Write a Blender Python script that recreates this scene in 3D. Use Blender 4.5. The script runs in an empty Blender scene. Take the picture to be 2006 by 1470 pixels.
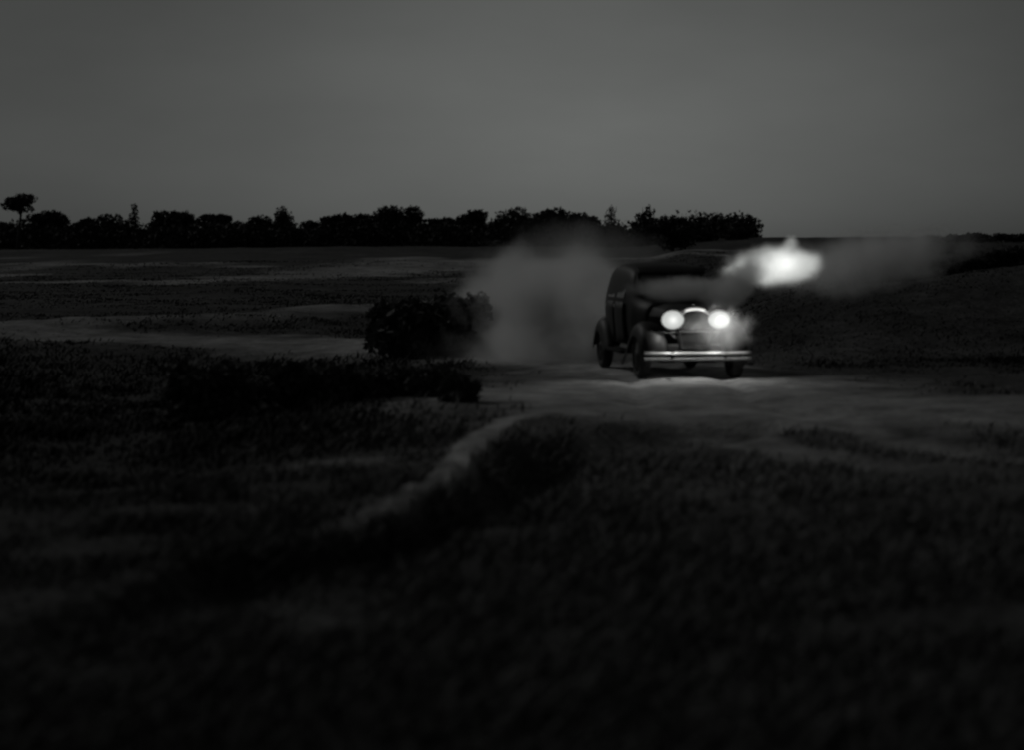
import bpy, bmesh, math, random
import numpy as np
from mathutils import Vector, Matrix
R = math.radians
random.seed(7)
rng = np.random.default_rng(7)
S = bpy.context.scene
COL = S.collection

# ------------------------------------------------------------------ camera
F = 4023.0                     # focal length in photograph pixels (photo is 2006 x 1470)
CAMZ, HOR = 2.0, 478.0         # eye height in metres, horizon row
cd = bpy.data.cameras.new('camera'); cam = bpy.data.objects.new('camera', cd); COL.objects.link(cam)
cd.sensor_width = 36.0; cd.lens = 36.0 * F / 2006.0
cd.clip_start = 0.1; cd.clip_end = 5000
cam.location = (0, 0, CAMZ)
cam.rotation_euler = (R(90) - math.atan((735 - HOR) / F), 0, 0)
cd.dof.use_dof = True; cd.dof.focus_distance = 72.0; cd.dof.aperture_fstop = 1.0
S.camera = cam
S.view_settings.view_transform = 'Standard'; S.view_settings.look = 'None'
S.view_settings.exposure = 0; S.view_settings.gamma = 1; S.view_settings.use_curve_mapping = False
S.cycles.filter_width = 2.2
S.cycles.max_bounces = 6; S.cycles.volume_bounces = 3
S.cycles.volume_step_rate = 1.5
S.cycles.use_denoising = True

# ------------------------------------------------------------------ sky and moonlight
SUN_EL, SUN_AZ = 36.0, -46.0    # degrees; azimuth from straight ahead (+Y), negative = left
w = bpy.data.worlds.new('World'); S.world = w; w.use_nodes = True
nt = w.node_tree; nt.nodes.clear()
N = nt.nodes.new; L = nt.links.new
out = N('ShaderNodeOutputWorld'); bg = N('ShaderNodeBackground'); sky = N('ShaderNodeTexSky')
sky.sky_type = 'NISHITA'; sky.sun_disc = False
sky.sun_elevation = R(SUN_EL); sky.sun_rotation = R(SUN_AZ)
bw = N('ShaderNodeRGBToBW'); L(sky.outputs[0], bw.inputs[0])
tc = N('ShaderNodeTexCoord')
dt = N('ShaderNodeVectorMath'); dt.operation = 'DOT_PRODUCT'
gdir = Vector((0.06, 1.0, 0.035)).normalized(); dt.inputs[1].default_value = gdir
L(tc.outputs['Generated'], dt.inputs[0])
def math_node(nt, op, a, b=None, clamp=False):
    m = nt.nodes.new('ShaderNodeMath'); m.operation = op; m.use_clamp = clamp
    for i, v in enumerate((a, b)):
        if v is None: continue
        if isinstance(v, (int, float)): m.inputs[i].default_value = v
        else: nt.links.new(v, m.inputs[i])
    return m.outputs[0]
one = math_node(nt, 'SUBTRACT', 1.0, dt.outputs['Value'])
gl = math_node(nt, 'POWER', 2.71828, math_node(nt, 'MULTIPLY', one, -62.0))
cl = N('ShaderNodeTexNoise'); cl.inputs['Scale'].default_value = 7; cl.inputs['Detail'].default_value = 6
mp = N('ShaderNodeMapping'); mp.inputs['Scale'].default_value = (1, 1, 3)
L(tc.outputs['Generated'], mp.inputs[0]); L(mp.outputs[0], cl.inputs[0])
fac = math_node(nt, 'ADD', math_node(nt, 'MULTIPLY', gl, 0.80), 0.45)
fac = math_node(nt, 'MULTIPLY', fac, math_node(nt, 'ADD', math_node(nt, 'MULTIPLY', cl.outputs['Fac'], 0.36), 0.82))
val = math_node(nt, 'MULTIPLY', bw.outputs[0], fac)
cmb = N('ShaderNodeCombineColor')
L(math_node(nt, 'MULTIPLY', val, 0.965), cmb.inputs[0]); L(val, cmb.inputs[1]); L(math_node(nt, 'MULTIPLY', val, 0.965), cmb.inputs[2])
L(cmb.outputs[0], bg.inputs[0]); bg.inputs[1].default_value = 0.0150
L(bg.outputs[0], out.inputs[0])
sd = bpy.data.lights.new('sun', 'SUN'); sun = bpy.data.objects.new('sun', sd); COL.objects.link(sun)
sd.energy = 0.30; sd.angle = R(8); sd.color = (1, 1, 0.98)
sv = Vector((math.sin(R(SUN_AZ)) * math.cos(R(SUN_EL)), math.cos(R(SUN_AZ)) * math.cos(R(SUN_EL)), math.sin(R(SUN_EL))))
sun.rotation_euler = sv.to_track_quat('Z', 'Y').to_euler()

# ------------------------------------------------------------------ helpers
def tag(o, label=None, cat=None, group=None, kind=None):
    if label: o['label'] = label
    if cat: o['category'] = cat
    if group: o['group'] = group
    if kind: o['kind'] = kind
    return o
def empty(name, loc, rz=0):
    o = bpy.data.objects.new(name, None); COL.objects.link(o)
    o.location = loc; o.rotation_euler = (0, 0, rz); o.empty_display_size = 0.2
    return o
def link(name, me, mat, parent=None, smooth=True):
    if mat: me.materials.append(mat)
    if smooth:
        me.polygons.foreach_set('use_smooth', [True] * len(me.polygons))
    o = bpy.data.objects.new(name, me); COL.objects.link(o)
    if parent: o.parent = parent
    return o
def obj(name, bm, mat, parent=None, smooth=True, sub=0, bevel=0, solid=0):
    me = bpy.data.meshes.new(name); bm.normal_update()
    bmesh.ops.recalc_face_normals(bm, faces=bm.faces)
    bm.to_mesh(me); bm.free()
    o = link(name, me, mat, parent, smooth)
    if solid:
        m = o.modifiers.new('solid', 'SOLIDIFY'); m.thickness = solid; m.offset = -1
    if bevel:
        m = o.modifiers.new('bevel', 'BEVEL'); m.width = bevel; m.segments = 2; m.limit_method = 'ANGLE'
    if sub:
        m = o.modifiers.new('sub', 'SUBSURF'); m.levels = sub; m.render_levels = sub
    return o
def box(bm, c, s, rot=None):
    M = Matrix.Translation(c) @ (rot or Matrix()) @ Matrix.Diagonal((s[0], s[1], s[2], 1))
    bmesh.ops.create_cube(bm, size=1, matrix=M)
def tube(bm, pts, rad, seg=8):
    pts = [Vector(p) for p in pts]
    rads = rad if isinstance(rad, (list, tuple)) else [rad] * len(pts)
    rings = []
    for i, p in enumerate(pts):
        t = (pts[min(i + 1, len(pts) - 1)] - pts[max(i - 1, 0)]).normalized()
        up = Vector((0, 0, 1)) if abs(t.z) < 0.95 else Vector((1, 0, 0))
        a = t.cross(up).normalized(); b = a.cross(t)
        rings.append([bm.verts.new(p + (a * math.cos(k * math.tau / seg) + b * math.sin(k * math.tau / seg)) * rads[i]) for k in range(seg)])
    for A, B in zip(rings, rings[1:]):
        for k in range(seg): bm.faces.new((A[k], A[(k + 1) % seg], B[(k + 1) % seg], B[k]))
    bm.faces.new(rings[0]); bm.faces.new(rings[-1][::-1])
def lathe(bm, prof, axis='x', seg=28, c=(0, 0, 0), close=False):
    """prof: (along axis, radius)"""
    rings = []
    for a, r in prof:
        ring = []
        for k in range(seg):
            t = k * math.tau / seg
            p = (a, r * math.cos(t), r * math.sin(t)) if axis == 'x' else (r * math.cos(t), a, r * math.sin(t))
            ring.append(bm.verts.new(Vector(p) + Vector(c)))
        rings.append(ring)
    pairs = list(zip(rings, rings[1:])) + ([(rings[-1], rings[0])] if close else [])
    for A, B in pairs:
        for k in range(seg): bm.faces.new((A[k], A[(k + 1) % seg], B[(k + 1) % seg], B[k]))
    if not close:
        bm.faces.new(rings[0]); bm.faces.new(rings[-1][::-1])
def loft(bm, rings, caps=True, closed=True):
    vs = [[bm.verts.new(p) for p in r] for r in rings]
    n = len(vs[0])
    for A, B in zip(vs, vs[1:]):
        for k in range(n if closed else n - 1):
            bm.faces.new((A[k], A[(k + 1) % n], B[(k + 1) % n], B[k]))
    if caps and closed:
        bm.faces.new(vs[0]); bm.faces.new(vs[-1][::-1])

def mat(name, col, rough=0.6, metal=0.0, noise=None, bump=None, coat=0.0, spec=0.5):
    m = bpy.data.materials.new(name); m.use_nodes = True
    t = m.node_tree; p = t.nodes['Principled BSDF']
    g = col if isinstance(col, tuple) else (col, col, col)
    p.inputs['Base Color'].default_value = (*g, 1)
    p.inputs['Roughness'].default_value = rough; p.inputs['Metallic'].default_value = metal
    p.inputs['Coat Weight'].default_value = coat
    p.inputs['Specular IOR Level'].default_value = spec
    if noise:
        sc, lo, hi = noise
        c = t.nodes.new('ShaderNodeTexCoord'); n = t.nodes.new('ShaderNodeTexNoise')
        n.inputs['Scale'].default_value = sc; n.inputs['Detail'].default_value = 7; n.inputs['Roughness'].default_value = 0.65
        t.links.new(c.outputs['Object'], n.inputs[0])
        r = t.nodes.new('ShaderNodeValToRGB')
        r.color_ramp.elements[0].position = 0.35; r.color_ramp.elements[1].position = 0.65
        r.color_ramp.elements[0].color = (lo, lo, lo, 1); r.color_ramp.elements[1].color = (hi, hi, hi, 1)
        t.links.new(n.outputs['Fac'], r.inputs[0]); t.links.new(r.outputs[0], p.inputs['Base Color'])
        if bump:
            b = t.nodes.new('ShaderNodeBump'); b.inputs['Strength'].default_value = bump; b.inputs['Distance'].default_value = 0.05
            t.links.new(n.outputs['Fac'], b.inputs['Height']); t.links.new(b.outputs[0], p.inputs['Normal'])
    return m

# ------------------------------------------------------------------ terrain
def vnoise(x, y, seed=0):
    xi = np.floor(x).astype(np.int64); yi = np.floor(y).astype(np.int64)
    fx = x - xi; fy = y - yi
    fx = fx * fx * (3 - 2 * fx); fy = fy * fy * (3 - 2 * fy)
    def h(a, b):
        n = (a * 374761393 + b * 668265263 + seed * 974634777) & 0x7fffffff
        n = ((n ^ (n >> 13)) * 1274126177) & 0x7fffffff
        return ((n ^ (n >> 16)) & 0xffff) / 65535.0
    return (h(xi, yi) * (1 - fx) + h(xi + 1, yi) * fx) * (1 - fy) + (h(xi, yi + 1) * (1 - fx) + h(xi + 1, yi + 1) * fx) * fy
def fbm(x, y, sc, octv=4, seed=0):
    v = 0; a = 0.5; t = 0
    for i in range(octv):
        v = v + a * vnoise(x * sc, y * sc, seed + i * 17); t += a; a *= 0.5; sc *= 2.03
    return v / t - 0.5
def sstep(a, b, v):
    t = np.clip((v - a) / (b - a), 0, 1); return t * t * (3 - 2 * t)
def poly(x, y, pts):
    """signed distance-ish to a polyline: (distance / local half width, distance, signed side)"""
    best = np.full(np.shape(x), 1e9); bd = np.full(np.shape(x), 1e9); side = np.zeros(np.shape(x))
    for (x0, y0, w0), (x1, y1, w1) in zip(pts, pts[1:]):
        dx, dy = x1 - x0, y1 - y0
        t = np.clip(((x - x0) * dx + (y - y0) * dy) / (dx * dx + dy * dy), 0, 1)
        d = np.hypot(x - x0 - t * dx, y - y0 - t * dy); q = d / (w0 + t * (w1 - w0))
        k = q < best
        best = np.where(k, q, best); bd = np.where(k, d, bd)
        side = np.where(k, (x - x0) * dy - (y - y0) * dx, side)
    return best, bd, side
TRACK = [(-160, 78, 3), (-60, 58, 2.2), (-25, 49, 1.9), (-12, 45, 1.8), (-4, 41.5, 1.7), (-0.5, 38, 1.7), (1.9, 34, 1.7), (2.4, 31, 1.9),
         (2.5, 28.5, 3.0), (2.3, 25.9, 3.3), (6, 24.9, 2.7), (10, 24.6, 2.2), (18, 26.5, 1.8), (60, 40, 2)]
PATH = [(1.4, 25.2, 0.8), (0.5, 24.0, 0.22), (-0.05, 22.4, 0.11), (-0.36, 20.9, 0.13), (-0.45, 19.2, 0.13), (-0.52, 17.6, 0.10), (-0.78, 15.7, 0.10), (-1.4, 13.6, 0.08), (-2.3, 11.6, 0.07), (-3.4, 9.7, 0.06)]
BRANCH = [(-11, 46.5, 1.2), (-6.6, 50, 1.4), (-4.2, 58, 1.6), (-2.5, 63, 1.2)]
FARB = [(-45, 98, 3), (-16, 118, 4), (-8.6, 165, 7), (0, 190, 9), (16, 200, 8)]
RUTS = [[(1.5, 27.5, .6), (1.9, 24.5, .5), (2.35, 21.5, .48), (3.1, 18.5, .4), (4.4, 15.5, .3)], [(2.9, 27.5, .5), (3.4, 24.5, .4), (4.0, 21.8, .38), (5.0, 19, .34), (6.6, 16, .3)]]
GULLY = [(2.6, 22.8, .5), (1.4, 22.0, 0.8), (0.6, 20.4, 0.72), (0.1, 18.0, 0.42), (-0.25, 15.9, 0.34), (-0.95, 13.5, 0.3), (-2.0, 11.3, 0.25), (-3.2, 9.2, 0.2)]
def height(x, y):
    x = np.asarray(x, float); y = np.asarray(y, float)
    z = fbm(x, y, 1 / 60., 3, 3) * 1.2 * sstep(60, 180, y)
    z = z + fbm(x, y, 1 / 5.0, 4, 5) * 0.34 + fbm(x, y, 1 / 0.8, 3, 9) * 0.09
    z = z + 1.7 * sstep(120, 340, y)
    # bank on the right behind the car
    bk = sstep(35.5 - 0.05 * x, 44, y) * sstep(3.5, 7.5, x - 0.06 * (y - 40))
    z = z + bk * (1.05 + 0.62 * sstep(6, 13, x) + 0.2 * fbm(x, y, 1 / 3., 3, 21)) * (1 - 0.55 * sstep(60, 110, y))
    z = z + 1.2 * sstep(90, 150, y) * sstep(22, 34, x) * (1 - .4 * sstep(200, 300, y))
    # foreground grass swell, right
    z = z + 0.16 * sstep(24, 18, y) * sstep(0.3, 3.5, x) - 0.10 * sstep(24, 21, y)
    # low ground left of the track
    z = z - 0.35 * sstep(-1.0, -5, x) * sstep(42, 36, y) * sstep(14, 24, y)
    q, d, s = poly(x, y, GULLY)
    z = z - 0.5 * np.exp(-(q * 1.0) ** 4) * sstep(8, 20, y) 
    q, d, s = poly(x, y, PATH)
    z = z + 0.10 * np.exp(-(d / .35) ** 2) * (y < 24.5)
    q, d, s = poly(x, y, TRACK)
    k = np.exp(-(q * 0.8) ** 4)
    rut = np.exp(-((d - 0.71) / 0.16) ** 2) * 0.05
    z = z * (1 - 0.75 * k) - rut * k
    for P in RUTS:
        q, d, s = poly(x, y, P); z = z - .05 * np.exp(-(q) ** 2) * sstep(15, 19, y)
    q, d, s = poly(x, y, BRANCH)
    z = z + 0.25 * np.exp(-(q * 0.6) ** 2)
    return z
def dirt(x, y):
    n = fbm(x, y, 1 / 1.6, 4, 31) * 1.1 + fbm(x, y, 1 / 0.3, 3, 37) * 0.5
    m = np.zeros(np.shape(x))
    for P, k in ((TRACK, 1.0 - .5 * sstep(0.5, -9, x) - .82 * sstep(3.2, 9, x)), (PATH, 1.15 * sstep(11.5, 17.5, y)), (BRANCH, .45), (FARB, .6), (RUTS[0], .95 * sstep(15, 22, y)), (RUTS[1], .85 * sstep(16, 23, y))):
        q, d, s = poly(x, y, P)
        m = np.maximum(m, k * sstep(1.6, 0.45, q + n * 1.1))
    far = sstep(45, 70, y) * sstep(0.10, 0.26, fbm(x, y / 2.5, 1 / 9., 4, 51)) * 0.6 * (1 - sstep(200, 290, y))
    dry = 0.34 * np.exp(-(((x - 3.2) / 3.6) ** 2 + ((y - 20.5) / 4.2) ** 2)) + 0.12 * np.exp(-(((x - 1.0) / 3.5) ** 2 + ((y - 15) / 4) ** 2))
    m = np.maximum(m, dry * (0.8 + 1.2 * n))
    near = sstep(0.16, 0.32, fbm(x, y / 1.6, 1 / 2.2, 4, 77)) * 0.35 * sstep(40, 30, y)
    tuft = 0.55 * np.exp(-(((x + 1.75) / 0.9) ** 2 + ((y - 19.3) / 0.7) ** 2)) * sstep(-.1, .2, n)
    return np.clip(np.maximum(np.maximum(m, far * (x < 18)), np.maximum(near, tuft)), 0, 1)
def H(x, y): return float(height(np.array([x]), np.array([y]))[0])
def axis(lo, hi, step, ratio, a, b):
    v = list(np.arange(lo, hi, step)); s = step
    while v[-1] < b: s *= ratio; v.append(v[-1] + s)
    s = step; u = []; c = lo
    while c > a: s *= ratio; c -= s; u.append(c)
    return np.array(u[::-1] + v)
def ramp_attr_mat():
    m = bpy.data.materials.new('earth'); m.use_nodes = True; t = m.node_tree; p = t.nodes['Principled BSDF']
    p.inputs['Roughness'].default_value = 0.95; p.inputs['Specular IOR Level'].default_value = 0.1
    at = t.nodes.new('ShaderNodeAttribute'); at.attribute_name = 'dirt'
    tc = t.nodes.new('ShaderNodeTexCoord')
    n1 = t.nodes.new('ShaderNodeTexNoise'); n1.inputs['Scale'].default_value = 1.7; n1.inputs['Detail'].default_value = 9; n1.inputs['Roughness'].default_value = .7
    n2 = t.nodes.new('ShaderNodeTexNoise'); n2.inputs['Scale'].default_value = 11; n2.inputs['Detail'].default_value = 6
    for n in (n1, n2): t.links.new(tc.outputs['Object'], n.inputs[0])
    f = math_node(t, 'ADD', at.outputs['Fac'], math_node(t, 'MULTIPLY', math_node(t, 'SUBTRACT', n2.outputs['Fac'], 0.5), 0.5), True)
    def rmp(a, b):
        r = t.nodes.new('ShaderNodeValToRGB'); r.color_ramp.elements[0].position = .3; r.color_ramp.elements[1].position = .7
        r.color_ramp.elements[0].color = (a, a, a, 1); r.color_ramp.elements[1].color = (b, b, b, 1); return r
    ra = rmp(.016, .08); rb = rmp(.22, .58)
    t.links.new(n1.outputs['Fac'], ra.inputs[0]); t.links.new(n1.outputs['Fac'], rb.inputs[0])
    mx = t.nodes.new('ShaderNodeMix'); mx.data_type = 'RGBA'
    t.links.new(f, mx.inputs[0]); t.links.new(ra.outputs[0], mx.inputs[6]); t.links.new(rb.outputs[0], mx.inputs[7])
    n3 = t.nodes.new('ShaderNodeTexNoise'); n3.inputs['Scale'].default_value = .16; n3.inputs['Detail'].default_value = 8; n3.inputs['Roughness'].default_value = .72
    mp = t.nodes.new('ShaderNodeMapping'); mp.inputs['Scale'].default_value = (1, .55, 1); t.links.new(tc.outputs['Object'], mp.inputs[0]); t.links.new(mp.outputs[0], n3.inputs[0])
    r3 = rmp(.35, 1.5); t.links.new(n3.outputs['Fac'], r3.inputs[0])
    vm = t.nodes.new('ShaderNodeVectorMath'); vm.operation = 'MULTIPLY'
    t.links.new(mx.outputs[2], vm.inputs[0]); t.links.new(r3.outputs[0], vm.inputs[1]); t.links.new(vm.outputs[0], p.inputs['Base Color'])
    b = t.nodes.new('ShaderNodeBump'); b.inputs['Strength'].default_value = .8; b.inputs['Distance'].default_value = .08
    t.links.new(math_node(t, 'ADD', n1.outputs['Fac'], math_node(t, 'MULTIPLY', n2.outputs['Fac'], .4)), b.inputs['Height'])
    t.links.new(b.outputs[0], p.inputs['Normal'])
    return m
EARTH = ramp_attr_mat()
def terrain():
    X = axis(-13, 15, 0.13, 1.055, -900, 900); Y = axis(7, 50, 0.16, 1.035, -60, 1400)
    nx, ny = len(X), len(Y)
    gx, gy = np.meshgrid(X, Y)
    gz = height(gx, gy); dm = dirt(gx, gy)
    co = np.stack([gx, gy, gz], -1).reshape(-1, 3)
    i = (np.arange(ny - 1)[:, None] * nx + np.arange(nx - 1)[None]).ravel()
    q = np.stack([i, i + 1, i + nx + 1, i + nx], -1)
    fx = gx.ravel()[q].mean(1); fy = gy.ravel()[q].mean(1)
    tr = np.zeros(len(q), bool)
    for P in (TRACK, PATH):
        tr |= poly(fx, fy, P)[0] + fbm(fx, fy, 1 / 1.6, 3, 31) * .8 < 1.0
    for name, sel in (('ground', ~tr), ('dirt_track', tr)):
        qq = q[sel]; used, inv = np.unique(qq, return_inverse=True); inv = inv.reshape(qq.shape)
        me = bpy.data.meshes.new(name)
        me.vertices.add(len(used)); me.vertices.foreach_set('co', co[used].ravel())
        me.loops.add(qq.size); me.loops.foreach_set('vertex_index', inv.ravel().astype(np.int32))
        me.polygons.add(len(qq)); me.polygons.foreach_set('loop_start', np.arange(0, qq.size, 4, dtype=np.int32))
        a = me.attributes.new('dirt', 'FLOAT', 'POINT'); a.data.foreach_set('value', dm.ravel()[used])
        me.update(calc_edges=True)
        tag(link(name, me, EARTH), 'bare pale earth track and footpath worn through the grass' if name != 'ground' else 'dark rough grassland stretching to the treeline', kind='structure')
terrain()

# ------------------------------------------------------------------ grass
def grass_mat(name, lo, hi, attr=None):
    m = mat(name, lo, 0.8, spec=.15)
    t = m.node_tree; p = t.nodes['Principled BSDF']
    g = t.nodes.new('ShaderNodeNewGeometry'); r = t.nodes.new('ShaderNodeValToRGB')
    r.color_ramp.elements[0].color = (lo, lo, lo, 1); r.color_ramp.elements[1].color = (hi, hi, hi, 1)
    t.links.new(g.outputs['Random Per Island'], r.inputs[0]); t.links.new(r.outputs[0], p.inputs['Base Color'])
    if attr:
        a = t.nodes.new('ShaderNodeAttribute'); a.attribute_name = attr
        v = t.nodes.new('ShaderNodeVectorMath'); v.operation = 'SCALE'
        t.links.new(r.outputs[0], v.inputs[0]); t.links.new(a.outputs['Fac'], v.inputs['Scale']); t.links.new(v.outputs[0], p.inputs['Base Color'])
    return m
def grass():
    n = 540000
    lo, hi = math.log(6.5), math.log(190)
    y = np.exp(rng.uniform(lo, hi, n)); u = rng.uniform(-0.36, 0.36, n); x = u * y
    cl = fbm(x, y, 1 / 0.9, 3, 61) + fbm(x, y, 1 / 6., 2, 63)
    keep = (rng.random(n) < sstep(-0.30, 0.22, cl + .4 * sstep(3.5, 6, x) * sstep(31, 35, y) + .25 * sstep(0, -2.5, x) * sstep(18, 24, y) * sstep(41, 37, y))) & (dirt(x, y) < rng.uniform(0.05, 0.75, n))
    q = poly(x, y, TRACK)[0]; keep &= rng.random(n) < np.where(y < 27, sstep(.6, 2.0, q), sstep(.45, 1.35, q)) + .3 * sstep(0, -6, x)
    x, y, cl = x[keep], y[keep], cl[keep]; n = len(x)
    z = height(x, y) - 0.02
    scrub = sstep(0.5, -2.5, x) * sstep(20, 24, y) * sstep(41, 37, y)
    h = (0.025 + 0.075 * rng.random(n) ** 1.8) * (0.7 + 0.9 * sstep(-.2, .4, cl)) * (1 + 0.5 * scrub) * (0.75 + 0.25 * sstep(60, 25, y))
    a = rng.uniform(0, math.tau, n); wd = h * 0.05 + 0.0004 * y
    bend = h * rng.uniform(0.4, 1.7, n); ba = rng.normal(0.6, 1.2, n)
    dx, dy = np.cos(a) * wd, np.sin(a) * wd
    bx, by = np.cos(ba) * bend, np.sin(ba) * bend
    v = np.zeros((n, 5, 3))
    v[:, 0] = np.stack([x - dx, y - dy, z], -1); v[:, 1] = np.stack([x + dx, y + dy, z], -1)
    v[:, 2] = np.stack([x + dx * .7 + bx * .35, y + dy * .7 + by * .35, z + h * .62], -1)
    v[:, 3] = np.stack([x - dx * .7 + bx * .35, y - dy * .7 + by * .35, z + h * .62], -1)
    v[:, 4] = np.stack([x + bx, y + by, z + h], -1)
    b = np.arange(n) * 5
    loops = np.stack([b, b + 1, b + 2, b + 3, b + 3, b + 2, b + 4], -1)
    me = bpy.data.meshes.new('grass')
    me.vertices.add(n * 5); me.vertices.foreach_set('co', v.ravel())
    me.loops.add(n * 7); me.loops.foreach_set('vertex_index', loops.ravel().astype(np.int32))
    me.polygons.add(n * 2); st = np.stack([np.arange(n) * 7, np.arange(n) * 7 + 4], -1)
    me.polygons.foreach_set('loop_start', st.ravel().astype(np.int32))
    dry_shade = .85 - .4 * sstep(-.5, -2.5, x) * sstep(17, 21, y) * sstep(41, 37, y) + .3 * sstep(-2, 2, x) * sstep(34, 28, y) - .65 * sstep(3.5, 6, x) * sstep(31, 35, y) * sstep(80, 60, y) + 1.3 * np.exp(-(((x - 3.2) / 4.2) ** 2 + ((y - 19.5) / 5.) ** 2)) + .5 * fbm(x, y, 1 / 2.5, 3, 91) - .4 * scrub  # right slope drier; shade of hollow and bank put into blade colour
    at_ = me.attributes.new('dry', 'FLOAT', 'POINT'); at_.data.foreach_set('value', np.repeat(dry_shade, 5))  # attribute carries dryness together with the painted shade
    me.update(calc_edges=True)
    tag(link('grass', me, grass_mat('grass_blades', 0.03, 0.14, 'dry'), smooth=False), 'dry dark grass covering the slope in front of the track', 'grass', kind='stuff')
grass()

# ------------------------------------------------------------------ trees and shrubs
LEAF = grass_mat('leaves', 0.025, 0.07)
SCRUBLEAF = grass_mat('scrub_leaves', 0.04, 0.13)
BARK = mat('bark', 0.05, 0.9, noise=(6, .025, .08), bump=.4)
def leaf_mesh(name, lobes, n, size, seed):
    """leaf clumps filling a set of ellipsoid lobes (cx,cy,cz,rx,ry,rz), denser near their surface, with gaps"""
    r = np.random.default_rng(seed)
    vol = np.array([l[3] * l[4] * l[5] for l in lobes]) ** .67; vol /= vol.sum()
    k = r.choice(len(lobes), n, p=vol); Lb = np.array(lobes)[k]
    d = r.normal(size=(n, 3)); d /= np.linalg.norm(d, axis=1)[:, None]
    rad = r.random(n) ** 0.28 * (1 + 0.22 * (vnoise(d[:, 0] * 3 + k * 7.3 + 50, d[:, 2] * 3 + d[:, 1] * 2 + 50, seed) - .5) * 2)
    c = Lb[:, :3] + d * Lb[:, 3:] * rad[:, None]
    s = size * r.uniform(0.5, 1.3, n)
    a = r.normal(size=(n, 3)); a /= np.linalg.norm(a, axis=1)[:, None]
    b = np.cross(a, r.normal(size=(n, 3))); b /= np.linalg.norm(b, axis=1)[:, None]
    v = np.stack([c - a * s[:, None], c + b * s[:, None] * .55, c + a * s[:, None], c - b * s[:, None] * .55], 1)
    me = bpy.data.meshes.new(name)
    me.vertices.add(n * 4); me.vertices.foreach_set('co', v.ravel())
    me.loops.add(n * 4); me.loops.foreach_set('vertex_index', np.arange(n * 4, dtype=np.int32))
    me.polygons.add(n); me.polygons.foreach_set('loop_start', np.arange(0, n * 4, 4, dtype=np.int32))
    me.update(calc_edges=True)
    return me
def tree(px, top, wpx, Y, shape, label, base=None, group='trees of the distant treeline'):
    r = random.Random(int(px * 31 + top))
    x = (px - 1003) / F * Y; g = H(x, Y); h = CAMZ - (top - HOR) / F * Y - g
    wd = wpx / F * Y * 1.25
    root = tag(empty('tree', (x, Y, g - .1)), label, 'tree', group)
    bm = bmesh.new(); lean = r.uniform(-.04, .04) * h
    lobes = []
    if shape == 'bare':
        lean = .1 * h
        tube(bm, [(-lean * .8, 0, 0), (-lean * .5, 0, h * .35), (-.1 * lean, 0, h * .65), (0, 0, h * .9)], [.035 * h, .028 * h, .02 * h, .008 * h])
        for j in range(7):
            a = r.uniform(0, 6.28); q = r.uniform(.25, .55)
            lobes.append((math.cos(a) * wd * .5 * q, math.sin(a) * wd * .5 * q, h * r.uniform(.74, .93), wd * .30, wd * .30, h * .09))
            tube(bm, [(-.1 * lean, 0, h * .62), lobes[-1][:3]], [.012 * h, .004 * h], 5)
        n = 1300
    elif shape == 'spire':
        tube(bm, [(0, 0, 0), (0, 0, h * .5), (0, 0, h * .97)], [.03 * h, .02 * h, .004 * h])
        for j in range(9):
            t = j / 8; lobes.append((r.uniform(-.08, .08) * wd, 0, h * (.14 + .8 * t), wd * .62 * (1 - t * .66), wd * .62 * (1 - t * .66), h * .1))
        n = 1500
    elif shape == 'cone':
        tube(bm, [(0, 0, 0), (lean, 0, h * .5), (lean, 0, h * .96)], [.03 * h, .02 * h, .004 * h])
        for j in range(9):
            t = j / 8; rr = wd * .52 * (1 - t) ** .8 + .05 * wd
            lobes.append((lean * t + wd * .13 * t + r.uniform(-.08, .08) * wd, r.uniform(-.1, .1) * wd, h * (.12 + .82 * t), rr, rr, h * .11))
        n = 1500
    else:
        tube(bm, [(0, 0, 0), (lean * .5, 0, h * .3), (lean, 0, h * .55)], [.04 * h, .03 * h, .02 * h])
        for j in range(11):
            a = r.uniform(0, 6.28); q = math.sqrt(r.random()) * .62
            cz = h * r.uniform(.34, .86 - .35 * q * q)
            rr = wd * r.uniform(.17, .27)
            lobes.append((lean + math.cos(a) * wd * .5 * q, math.sin(a) * wd * .5 * q, cz, rr, rr, min(h - cz, h * .2)))
            tube(bm, [(lean * .5, 0, h * .3), tuple((Vector((lean, 0, h * .5)) + Vector(lobes[-1][:3])) / 2), lobes[-1][:3]], [.016 * h, .01 * h, .004 * h], 5)
        lobes.append((lean + wd * r.uniform(-.12, .12), 0, h * .84, wd * .24, wd * .24, h * .16))
        lobes.append((0, 0, h * .34, wd * .5, wd * .45, h * .3))
        n = 2600
    obj('trunk', bm, BARK, root)
    me = leaf_mesh('crown', lobes, n, max(.028 * h, .05 * wd), int(px))
    link('crown', me, LEAF, root, smooth=False)
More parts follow.
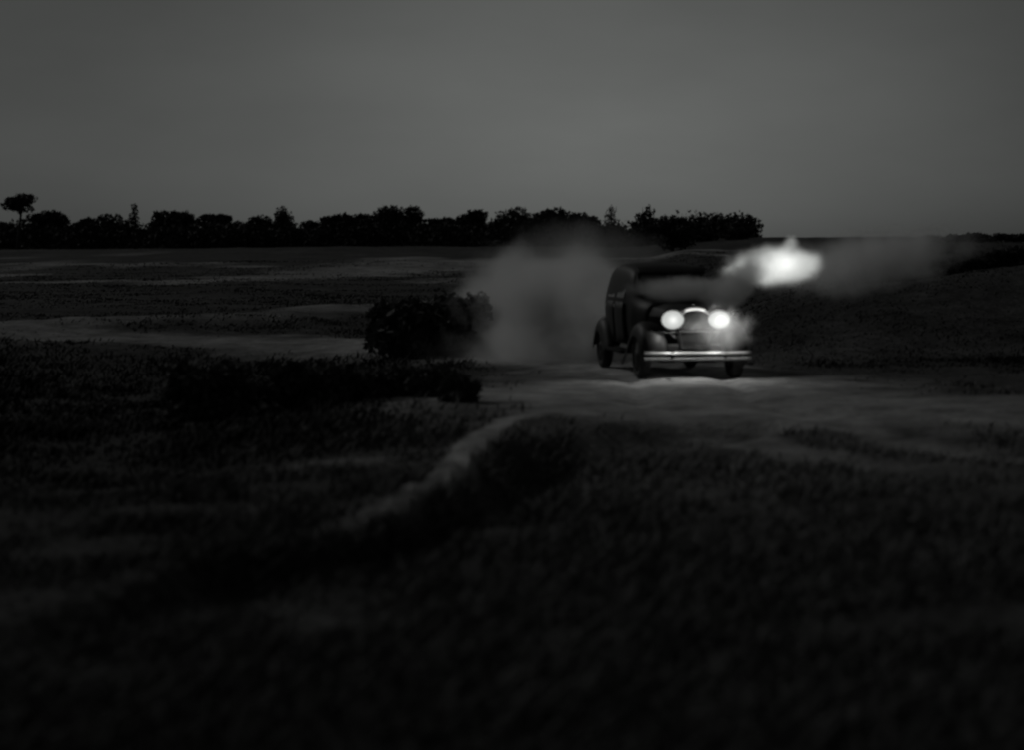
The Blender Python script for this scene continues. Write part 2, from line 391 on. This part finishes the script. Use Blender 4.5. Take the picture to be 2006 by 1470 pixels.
TREES = [
 (45, 379, 60, 300, 'bare', 'tallest tree at the far left end, small crown on a bare leaning trunk'),
 (14, 434, 62, 330, 'round', 'low tree behind the tall bare-trunked tree at the left end'),
 (97, 411, 88, 325, 'round', 'broad round tree just right of the bare-trunked tree'),
 (168, 424, 56, 335, 'round', 'small tree in the dip between the broad round tree and the first thin spire'),
 (226, 417, 72, 330, 'round', 'rounded tree touching the left side of the first thin spire'),
 (265, 399, 24, 320, 'spire', 'first thin spire of the treeline, left of all the wide crowns at the middle'),
 (338, 412, 92, 330, 'round', 'widest flat-topped tree right of the first thin spire'),
 (425, 418, 80, 335, 'round', 'flat-topped tree before the deepest notch of the treeline'),
 (468, 431, 44, 340, 'round', 'lowest little tree, in the deepest notch of the treeline'),
 (516, 420, 58, 330, 'round', 'sloping tree between the deepest notch and the knobbed tree'),
 (552, 401, 42, 325, 'round', 'knobbed tree with a small top standing above the sloping tree'),
 (606, 431, 66, 335, 'round', 'low tree in the long dip right of the knobbed tree'),
 (664, 417, 74, 330, 'round', 'domed tree left of the twin peaks of the treeline'),
 (714, 417, 56, 332, 'round', 'small tree wedged between the domed tree and the twin peaks'),
 (762, 400, 56, 325, 'round', 'left one of the twin peaked trees'),
 (808, 402, 60, 327, 'round', 'right one of the twin peaked trees'),
 (868, 424, 76, 332, 'round', 'low tree filling the dip right of the twin peaks'),
 (930, 409, 62, 326, 'round', 'single humped tree between two dips near the middle of the treeline'),
 (984, 411, 40, 330, 'round', 'narrow tree at the left edge of the long level clump'),
 (1018, 403, 58, 325, 'round', 'highest crown of the long level clump left of the second spire'),
 (1078, 406, 80, 328, 'round', 'broad crown at the middle of the long level clump'),
 (1142, 414, 62, 330, 'round', 'lower right end of the long level clump beside the second spire'),
 (1198, 404, 32, 322, 'spire', 'second thin spire, left of the pointed conical tree'),
 (1258, 401, 64, 315, 'cone', 'big pointed conical tree above the dust cloud'),
 (1318, 424, 70, 215, 'round', 'nearer dark tree rising directly behind the roof of the car'),
 (1377, 447, 48, 290, 'round', 'short squat tree right of the one behind the car roof'),
 (1440, 446, 42, 285, 'round', 'last small tree at the right end, next to the bright flash'),
]
for t in TREES: tree(*t)
for px, top, wpx, Y, lab in ((1770, 494, 90, 150, 'low far bush at the left foot of the right-hand hill'), (1850, 478, 100, 155, 'far bush between two others on the right-hand hill'),
                        (1930, 464, 95, 150, 'tallest far bush on top of the right-hand hill'), (2010, 462, 90, 152, 'far bush cut by the right edge on the right-hand hill')):
    x = (px - 1003) / F * Y; g = H(x, Y); h = max(.8, CAMZ - (top - HOR) / F * Y - g); wd = wpx / F * Y
    r = random.Random(px)
    root = tag(empty('bush', (x, Y, g - .1)), lab, 'bush', 'bushes on the right-hand hill')
    lobes = [(wd * r.uniform(-.4, .4), r.uniform(-.5, .5), h * r.uniform(.3, .72), wd * .22, wd * .2, h * .25) for _ in range(9)]
    bm = bmesh.new()
    for l in lobes: tube(bm, [(0, 0, 0), (l[0] * .4, l[1] * .4, l[2] * .5), l[:3]], [.05, .035, .01], 5)
    obj('stem', bm, BARK, root); link('foliage', leaf_mesh('foliage', lobes, 1100, .12, px), LEAF, root, smooth=False)
SHRUBS = [  # px, base row, top row, width px, label
 (838, 676, 568, 230, 'large dark shrub at the left edge of the dust cloud, biggest of the thicket'),
 (905, 650, 572, 120, 'dark upright shrub pressed against the dust cloud'),
 (775, 650, 585, 120, 'low dark shrub trailing left from the big shrub'),
 (835, 772, 712, 150, 'scrubby bush in the dark hollow below the track, nearest to the car'),
 (715, 768, 714, 150, 'scrubby bush in the dark hollow, second from the car'),
 (580, 772, 704, 200, 'widest scrubby bush in the dark hollow below the track'),
 (410, 775, 706, 190, 'scrubby bush at the left end of the dark hollow'),
 (900, 792, 752, 80, 'smallest low bush at the bend beside the pale earth'),
]
for px, by, top, wpx, lab in SHRUBS:
    Y = CAMZ * F / (by - HOR)
    if by < 700: Y = 38.5 + (by - 640) * -.02
    x = (px - 1003) / F * Y; g = H(x, Y); h = max(.35, CAMZ - (top - HOR) / F * Y - g); wd = wpx / F * Y
    r = random.Random(px)
    root = tag(empty('shrub', (x, Y, g - .05)), lab, 'shrub', 'dark shrubs beside the track')
    h *= 1.12
    lobes = [(wd * r.uniform(-.36, .36), wd * r.uniform(-.3, .3), h * r.uniform(.12, .74), wd * .2, wd * .2, h * .22) for _ in range(18)]
    bm = bmesh.new()
    for l in lobes: tube(bm, [(0, 0, 0), (l[0] * .4, l[1] * .4, l[2] * .5), l[:3]], [.025, .015, .005], 5)
    obj('stem', bm, BARK, root); link('foliage', leaf_mesh('foliage', lobes, 4200, .05 * max(1, wd), px), SCRUBLEAF, root, smooth=False)
for px, top, wpx, Y, lab in ((1655, 556, 110, 44, 'low scrub at the left end of the dark bank, under the flash'), (1745, 536, 130, 45, 'flat scrub on the bank crest below the streaming smoke'),
                        (1838, 520, 120, 46, 'rounded scrub on the bank crest where the smoke fades out'), (1925, 506, 110, 46, 'tall scrub on the bank crest below the tallest far bush'), (2010, 494, 120, 46, 'scrub on the bank crest cut by the right edge of the picture')):
    x = (px - 1003) / F * Y; g = H(x, Y); h = max(.45, CAMZ - (top - HOR) / F * Y - g); wd = wpx / F * Y
    r = random.Random(px + 5)
    root = tag(empty('shrub', (x, Y, g - .05)), lab, 'shrub', 'scrub along the dark bank')
    lobes = [(wd * r.uniform(-.45, .45), wd * r.uniform(-.3, .3), h * r.uniform(.15, .72), wd * .22, wd * .2, h * .25) for _ in range(14)]
    bm = bmesh.new()
    for l in lobes: tube(bm, [(0, 0, 0), (l[0] * .4, l[1] * .4, l[2] * .5), l[:3]], [.02, .012, .004], 5)
    obj('stem', bm, BARK, root); link('foliage', leaf_mesh('foliage', lobes, 2600, .055, px), LEAF, root, smooth=False)
# low undergrowth under the far trees: one mass
lob = []
for i in range(210):
    Y = 318 + random.uniform(-12, 25); px = -260 + i * 1740 / 210 + random.uniform(-9, 9); x = (px - 1003) / F * Y
    hh = random.uniform(2.6, 4.3); lob.append((x, Y, H(x, Y) + hh * .35, random.uniform(2, 4), 2, hh * .65))
tag(link('undergrowth', leaf_mesh('undergrowth', lob, 60000, .36, 5), LEAF, smooth=False), 'dark undergrowth at the foot of the distant treeline', 'undergrowth', kind='stuff')

# ------------------------------------------------------------------ the car
PAINT = mat('black_paint', 0.012, 0.55, spec=.22, noise=(9, .008, .022))
DUSTY = mat('dusty_paint', 0.03, 0.6, spec=.3, noise=(7, .012, .045))
CHROME = mat('chrome', 0.75, 0.22, 1.0)
BRIGHT = mat('bright_metal', 0.82, 0.45, 0.3)
RUBBER = mat('rubber', 0.02, 0.9, noise=(20, .015, .04))
DARK = mat('dark_grille', 0.012, 0.8, spec=.1)
GLASS = mat('window_glass', 0.03, 0.06, spec=.8)
WSGLASS = mat('sky_toned_windscreen_glass', 0.3, 0.25, spec=.8, noise=(5, .2, .4))  # pale base colour stands in for sky reflected in the windscreen
LENS = mat('lit_lens', 0.01, 0.8, spec=0.0)
p = LENS.node_tree.nodes['Principled BSDF']; p.inputs['Emission Color'].default_value = (.97, 1, .97, 1); p.inputs['Emission Strength'].default_value = 0.56
YAW = R(8.3)
car = empty('car', (2.43, 32.17, H(2.36, 32.17) * 0 - .01), YAW)
tag(car, 'dark old saloon car driving up with both headlamps lit and a pale double-bar bumper', 'car')
def ring(y, z0, z1, z2, hb, hw, hr):
    half = [(0, z0), (hb * .8, z0), (hb, z0 + .05), ((hb + hw) / 2 + .02, (z0 + z1) / 2), (hw, z1), (hw - (hw - hr) * .5, z1 + (z2 - z1) * .5),
            (hr, z1 + (z2 - z1) * .82), (hr * .86, z1 + (z2 - z1) * .95), (hr * .5, z1 + (z2 - z1) * .992), (0, z2)]
    return [(x, y, z) for x, z in half] + [(-x, y, z) for x, z in half[-2:0:-1]]
bm = bmesh.new()
loft(bm, [ring(*a) for a in ((-.78, .45, .95, 1.10, .42, .47, .36), (-.76, .42, .98, 1.13, .46, .51, .40), (-.52, .40, 1.0, 1.17, .55, .60, .48), (-.38, .40, 1.04, 1.22, .60, .66, .56),
    (-.30, .40, 1.08, 1.33, .61, .67, .57), (-.18, .40, 1.10, 1.56, .62, .68, .58), (-.08, .40, 1.12, 1.65, .63, .69, .59), (.25, .40, 1.12, 1.70, .64, .71, .61), (.8, .40, 1.12, 1.73, .65, .72, .62),
    (1.3, .42, 1.1, 1.71, .64, .71, .61), (1.7, .45, 1.08, 1.62, .60, .68, .56), (1.95, .5, 1.04, 1.45, .54, .62, .48), (2.12, .55, .98, 1.2, .46, .52, .38), (2.2, .6, .9, 1.0, .36, .40, .28))])
obj('body', bm, PAINT, car, sub=2)
bm = bmesh.new()
def hood(y, w, z0, zt): return [(x, y, z) for x, z in ((-w, z0), (-w, zt - .16), (-w * .86, zt - .06), (-w * .5, zt - .012), (0, zt), (w * .5, zt - .012), (w * .86, zt - .06), (w, zt - .16), (w, z0))]
loft(bm, [hood(-1.78, .25, .5, 1.04), hood(-1.74, .265, .5, 1.055), hood(-1.3, .35, .5, 1.08), hood(-.77, .455, .5, 1.11)])
for s in (-1, 1):
    for k in range(14):
        y = -1.5 + k * .048; w = .31 + (.455 - .265) * ((y + 1.74) / .97) - .03
        box(bm, (s * w, y, .80), (.03, .014, .24))
obj('hood', bm, DUSTY, car, bevel=.006)
# radiator: dark arched shell, lit top added as bright tube, dark core, upright bars
rad = tag(empty('radiator', (0, 0, 0)), 'arched radiator between the lamps, its top highlight modelled in'); rad.parent = car
def arch(w, zt, z0, n=14):
    pts = [(-w * .82, z0), (-w, z0 + .25)]
    for k in range(n + 1):
        a = math.pi - math.pi * k / n; pts.append((w * math.cos(a), zt - w * .62 + w * .62 * math.sin(a)))
    return pts + [(w, z0 + .25), (w * .82, z0)]
bm = bmesh.new()
o_, i_ = arch(.275, 1.09, .44), arch(.222, 1.028, .49)
loft(bm, [[(x, -1.80, z) for x, z in o_], [(x, -1.86, z) for x, z in o_], [(x * .97, -1.885, (z - .7) * .97 + .7) for x, z in o_], [(x, -1.88, z) for x, z in i_], [(x, -1.83, z) for x, z in i_]], caps=False)
obj('shell', bm, PAINT, rad)
bm = bmesh.new()
tube(bm, [(x * .985, -1.89, z - .005) for x, z in arch(.25, 1.066, .44, 18)[2:-2]], [.012] + [.024] * 17 + [.012], 8)
obj('arch_highlight', bm, BRIGHT, rad)  # bright tube painted in as the light caught by the shell top
bm = bmesh.new(); bm.faces.new([bm.verts.new((x, -1.835, z)) for x, z in arch(.235, 1.04, .47)])
obj('core', bm, DARK, rad, smooth=False, solid=.02)
bm = bmesh.new()
for k in range(-6, 7): box(bm, (k * .032, -1.85, .75), (.007, .012, .44 + .05 * math.cos(k / 4)))
obj('grille_bars', bm, mat('grille_metal', .25, .5, .7), rad)
bm = bmesh.new(); lathe(bm, [(1.085, .03), (1.11, .035), (1.125, .02), (1.13, .004)], 'x', 14)
bmesh.ops.rotate(bm, verts=bm.verts, cent=(0, 0, 0), matrix=Matrix.Rotation(R(-90), 3, 'Y')); bmesh.ops.translate(bm, verts=bm.verts, vec=(0, -1.83, 0))
obj('cap', bm, CHROME, rad)
# fenders
def fender(name, path, prof, s):
    bm = bmesh.new(); rings = []
    P = [Vector((0, a, b)) for a, b in path]
    for i, q in enumerate(P):
        t = (P[min(i + 1, len(P) - 1)] - P[max(i - 1, 0)]).normalized(); n = Vector((0, -t.z, t.y))
        if n.z < 0 and 0 < i < len(P) - 1 and False: n = -n
        rings.append([Vector((s * x, 0, 0)) + q + n * d for x, d in prof])
    loft(bm, rings, caps=False, closed=False)
    return obj(name, bm, PAINT, car, sub=2, solid=.02)
FP = [(-1.99, .34), (-2.0, .48), (-1.95, .64), (-1.82, .78), (-1.62, .86), (-1.4, .88), (-1.15, .82), (-.92, .67), (-.72, .50), (-.55, .40), (-.42, .36)]
FX = [(.40, -.16), (.44, -.06), (.55, -.01), (.65, 0), (.74, -.02), (.80, -.07), (.83, -.15), (.835, -.24)]
RP = [(.78, .38), (.92, .55), (1.08, .73), (1.28, .83), (1.5, .85), (1.72, .78), (1.92, .60), (2.04, .36)]
RX = [(.56, -.02), (.66, 0), (.75, -.02), (.81, -.07), (.84, -.16), (.845, -.26)]
for s in (-1, 1):
    fender('front_fender', FP, FX, s); fender('rear_fender', RP, RX, s)
    bm = bmesh.new(); box(bm, (s * .71, .18, .35), (.24, 1.22, .05)); obj('running_board', bm, DARK, car, bevel=.012)
# wheels
def wheel(x, y):
    wr = empty('wheel', (x, y, .35)); wr.parent = car
    bm = bmesh.new(); lathe(bm, [(-.075, .25), (-.085, .29), (-.075, .335), (-.05, .352), (.05, .352), (.075, .335), (.085, .29), (.075, .25)], 'x', 36, close=True)
    for k in range(36):
        a = k * math.tau / 36
        box(bm, (0, .353 * math.cos(a), .353 * math.sin(a)), (.10, .026, .012), Matrix.Rotation(a + math.pi / 2, 4, 'X'))
    obj('tyre', bm, RUBBER, wr)
    bm = bmesh.new(); lathe(bm, [(-.06, .252), (-.05, .22), (.0, .20), (.05, .22), (.06, .252)], 'x', 30); 
    for k in range(10):
        a = k * math.tau / 10
        tube(bm, [(.02, .06 * math.cos(a), .06 * math.sin(a)), (.02, .22 * math.cos(a), .22 * math.sin(a))], .012, 6)
    obj('rim', bm, DUSTY, wr)
    s = 1 if x > 0 else -1
    bm = bmesh.new(); lathe(bm, [(s * .02, .085), (s * .07, .08), (s * .09, .05), (s * .095, .01)], 'x', 20); obj('hubcap', bm, DUSTY, wr)
for x in (-.71, .71):
    for y in (-1.45, 1.45): wheel(x, y)
# headlamps
def headlamp(x):
    hl = empty('headlight', (x, -1.93, .90)); hl.parent = car; hl.scale = (1.32, 1.1, 1.06)
    bm = bmesh.new(); lathe(bm, [(.22, .02), (.17, .07), (.08, .115), (.0, .132)], 'y', 28); obj('bucket', bm, PAINT, hl)
    bm = bmesh.new(); lathe(bm, [(.0, .128), (-.012, .14), (-.026, .14), (-.03, .126), (-.012, .122)], 'y', 28, close=True); obj('rim', bm, PAINT, hl)
    bm = bmesh.new(); lathe(bm, [(-.008, .124), (-.026, .118), (-.042, .08), (-.05, .03), (-.051, .004)], 'y', 28); obj('lens', bm, LENS, hl)
    bm = bmesh.new(); tube(bm, [(0, .08, -.08), (0, .08, -.2), (-x * .25, .1, -.28)], .018, 8); obj('bracket', bm, CHROME, hl)
    ld = bpy.data.lights.new('beam', 'POINT'); ld.energy = HEAD_W; ld.shadow_soft_size = .03; ld.color = (1, 1, .97)
    lo = bpy.data.objects.new('beam', ld); COL.objects.link(lo); lo.parent = hl; lo.location = (0, -.12, 0); lo.rotation_euler = (R(-72), 0, 0)
HEAD_W = 13
for x in (-.35, .35): headlamp(x)
bm = bmesh.new(); tube(bm, [(-.62, -1.84, .70), (-.35, -1.85, .72), (0, -1.9, .73), (.35, -1.85, .72), (.62, -1.84, .70)], .016, 8); obj('lamp_bar', bm, CHROME, car)
# bumper: two pale bars on brackets
bp = empty('bumper', (0, 0, 0)); bp.parent = car
for z in (.33, .415):
    bm = bmesh.new(); rings = []
    for k in range(17):
        x = -.80 + k * .1; y = -2.2 + .10 * (abs(x) / .8) ** 2.2
        rings.append([(x, y + a, z + b) for a, b in ((.014, -.016), (-.014, -.016), (-.020, -.010), (-.018, .0), (-.002, .014), (.014, .018))])
    loft(bm, rings); obj('bar', bm, BRIGHT, bp)
for s in (-1, 1):
    bm = bmesh.new(); tube(bm, [(s * .36, -1.75, .40), (s * .38, -2.0, .375), (s * .4, -2.17, .372)], .018, 6); box(bm, (s * .4, -2.172, .372), (.05, .02, .13))
    obj('bracket', bm, DARK, bp)
bm = bmesh.new()
loft(bm, [[(-.40, -1.86, .52), (-.40, -1.78, .30), (.40, -1.78, .30), (.40, -1.86, .52)], [(-.40, -1.80, .54), (-.40, -1.6, .30), (.40, -1.6, .30), (.40, -1.80, .54)]])
obj('apron', bm, DUSTY, car, bevel=.01)
bm = bmesh.new(); tube(bm, [(-.7, -1.45, .35), (-.4, -1.45, .27), (.4, -1.45, .27), (.7, -1.45, .35)], .035, 8); obj('axle', bm, DARK, car)
# windscreen and windows
ws = empty('windscreen', (0, 0, 0)); ws.parent = car
def slope(x, t): return (x, -.40 + .215 * t - .05 + .09 * (abs(x) / .55) ** 3, 1.235 + .30 * t)
for s in (-1, 1):
    bm = bmesh.new(); bm.faces.new([bm.verts.new(slope(s * a, t)) for a, t in ((.02, .02), (.26, .02), (.50, .02), (.50, .6), (.46, .98), (.26, 1.0), (.02, 1.0))]); obj('pane', bm, WSGLASS, ws, smooth=False, solid=.012)
bm = bmesh.new()
tube(bm, [slope(-.52, 0), slope(0, 0), slope(.52, 0)], .018, 6); tube(bm, [slope(-.50, 1.03), slope(0, 1.03), slope(.50, 1.03)], .03, 6)
for x in (-.53, 0, .53): tube(bm, [slope(x, 0), slope(x * .96, 1.02)], .016, 6)
obj('frame', bm, PAINT, ws)
bm = bmesh.new(); loft(bm, [[(x, -.36, 1.575), (x, -.16, 1.66), (x, -.14, 1.63), (x, -.35, 1.555)] for x in (-.53, -.3, 0, .3, .53)]); obj('sun_visor', bm, PAINT, car, bevel=.006)
for s in (-1, 1):
    for y0, y1 in ((-.06, .55), (.64, 1.28)):
        d = empty('door', (0, 0, 0)); d.parent = car
        def sp(y, z): # just proud of the body side
            k = (z - 1.12) / .6; b = .722 - (.012 if y < .1 else 0) - (max(0, y - 1.0) * .06)
            return (s * (b - max(0, k) * .17 + .004 - max(0, .9 - z) * .09), y, z)
        bm = bmesh.new()
        zz = [.46, .62, .8, .98, 1.11]; rows = [[bm.verts.new(sp(y0 + (y1 - y0) * k / 5, z)) for k in range(6)] for z in zz]
        for A, B in zip(rows, rows[1:]):
            for k in range(5): bm.faces.new((A[k], A[k + 1], B[k + 1], B[k]))
        obj('panel', bm, PAINT, d, solid=-.008)
        bm = bmesh.new(); bm.faces.new([bm.verts.new(sp(y, z)) for y, z in ((y0 + .05, 1.17), (y1 - .05, 1.17), (y1 - .06, 1.46), (y1 - .1, 1.5), (y0 + .12, 1.5), (y0 + .08, 1.46))]); obj('window', bm, GLASS, d, smooth=False, solid=-.008)
        hx = sp(y1 - .08, 1.04); bm = bmesh.new(); tube(bm, [hx, (hx[0] + s * .035, hx[1], hx[2]), (hx[0] + s * .035, hx[1] - .11, hx[2] - .005)], .009, 6); obj('handle', bm, CHROME, d)

# ------------------------------------------------------------------ dust, smoke and the flash
def volume(name, loc, rad, rz, dens, noise_scale, emit=0.0, tilt=0.0, contrast=1.6, stretch=(1, 1, 1), aniso=0.4, gray=.9, edge=1.0):
    bm = bmesh.new(); bmesh.ops.create_icosphere(bm, subdivisions=3, radius=1.0)
    me = bpy.data.meshes.new(name); bm.to_mesh(me); bm.free()
    m = bpy.data.materials.new(name); m.use_nodes = True; t = m.node_tree; t.nodes.clear()
    o_ = t.nodes.new('ShaderNodeOutputMaterial'); v = t.nodes.new('ShaderNodeVolumePrincipled')
    tc = t.nodes.new('ShaderNodeTexCoord')
    ln = t.nodes.new('ShaderNodeVectorMath'); ln.operation = 'LENGTH'; t.links.new(tc.outputs['Object'], ln.inputs[0])
    mp = t.nodes.new('ShaderNodeMapping'); mp.inputs['Scale'].default_value = tuple(r * s for r, s in zip(rad, stretch)); t.links.new(tc.outputs['Object'], mp.inputs[0])
    n = t.nodes.new('ShaderNodeTexNoise'); n.inputs['Scale'].default_value = noise_scale; n.inputs['Detail'].default_value = 4; n.inputs['Roughness'].default_value = .55
    t.links.new(mp.outputs[0], n.inputs[0])
    fall = math_node(t, 'SUBTRACT', 1.0, ln.outputs['Value'], True)
    f = math_node(t, 'ADD', math_node(t, 'MULTIPLY', fall, 1.5 * edge), math_node(t, 'MULTIPLY', math_node(t, 'SUBTRACT', n.outputs['Fac'], .58), contrast))
    f = math_node(t, 'MULTIPLY', math_node(t, 'MINIMUM', f, 1.0, True), math_node(t, 'MULTIPLY', fall, 3.0, True))
    t.links.new(math_node(t, 'MULTIPLY', f, dens), v.inputs['Density'])
    v.inputs['Color'].default_value = (gray, gray, gray, 1); v.inputs['Anisotropy'].default_value = aniso
    if emit:
        v.inputs['Emission Color'].default_value = (.97, 1, .96, 1)
        t.links.new(math_node(t, 'MULTIPLY', math_node(t, 'MULTIPLY', f, f), emit), v.inputs['Emission Strength'])
    t.links.new(v.outputs[0], o_.inputs['Volume'])
    me.materials.append(m)
    ob = bpy.data.objects.new(name, me); COL.objects.link(ob)
    ob.location = loc; ob.scale = rad; ob.rotation_euler = (0, tilt, rz)
    return ob
def at(px, py, Y): return ((px - 1003) / F * Y, Y, CAMZ - (py - HOR) / F * Y)
tag(volume('dust_cloud', at(1080, 640, 38.0), (2.15, 4.2, 1.85), R(14), 2.6, 1.0, contrast=4.2, edge=1.5, gray=.96), 'pale dust cloud thrown up on the track behind the car', 'dust')
tag(volume('dust_trail', at(1030, 690, 37.0), (2.4, 3.6, .85), R(18), 1.3, .9, contrast=3.0, gray=.96), 'thin low dust lying over the track left of the dust cloud', 'dust')
tag(volume('dust_wisp', at(1110, 510, 44.0), (2.4, 3.0, 1.2), 0, .2, .8, contrast=3.2, gray=.95), 'faint wisp of dust rising above the dust cloud towards the treeline', 'dust')
SY = 36.0
fl = tag(volume('flash', at(1518, 519, SY), (1.12, .5, .48), 0, 3.0, 2.2, emit=1.2, contrast=2.2, edge=1.45), 'bright white flash bursting over the dark bank right of the car', 'flash')
tag(volume('flash_peak', at(1548, 476, SY), (.2, .2, .2), 0, 2.0, 5, emit=.7, contrast=2.2, edge=1.3), 'small faint puff of light on top of the white flash', 'flash')
tag(volume('flash_tail', at(1455, 524, SY - .3), (.6, .3, .22), 0, 2.6, 4, emit=1.2, tilt=R(-12), contrast=2.4, edge=1.2), 'glowing tapered tail on the left side of the white flash', 'flash')
tag(volume('smoke_trail', at(1432, 565, 31.5), (.95, .4, .36), 0, 6.0, 3.6, tilt=R(-42), contrast=2.0, edge=1.2, gray=.96), 'grey smoke drifting from the windscreen up to the white flash', 'smoke')
tag(volume('smoke_drift', at(1690, 512, SY + 1), (2.5, 1.0, .74), 0, 2.6, 1.5, tilt=R(-8), contrast=2.4, gray=.96), 'thin smoke streaming right of the flash along the bank top', 'smoke')
tag(volume('lamp_glow_haze', at(1418, 645, 29.7), (.6, .4, .48), 0, 1.0, 5.0, contrast=2.4), 'added thin haze carrying the glow in front of the right headlamp', 'dust')  # volume added to spread a glow around the lamp
tag(volume('windscreen_veil', at(1330, 564, 31.0), (.92, .3, .25), 0, 5.0, 3.0, contrast=2.0, edge=1.2, gray=.96), 'added grey veil brightening the windscreen of the car', 'smoke')  # volume added to lift the windscreen to grey
pl = bpy.data.lights.new('flash_light', 'POINT'); pl.energy = 11; pl.shadow_soft_size = .4; pl.color = (1, 1, .98)
po = bpy.data.objects.new('flash_light', pl); COL.objects.link(po); po.location = at(1540, 517, SY - .1)
# the tail and the peak belong to the flash
bpy.context.view_layer.update()
for o in [bpy.data.objects['flash_tail'], bpy.data.objects['flash_peak']]:
    del o['category']
    o.parent = fl; o.matrix_parent_inverse = fl.matrix_world.inverted()
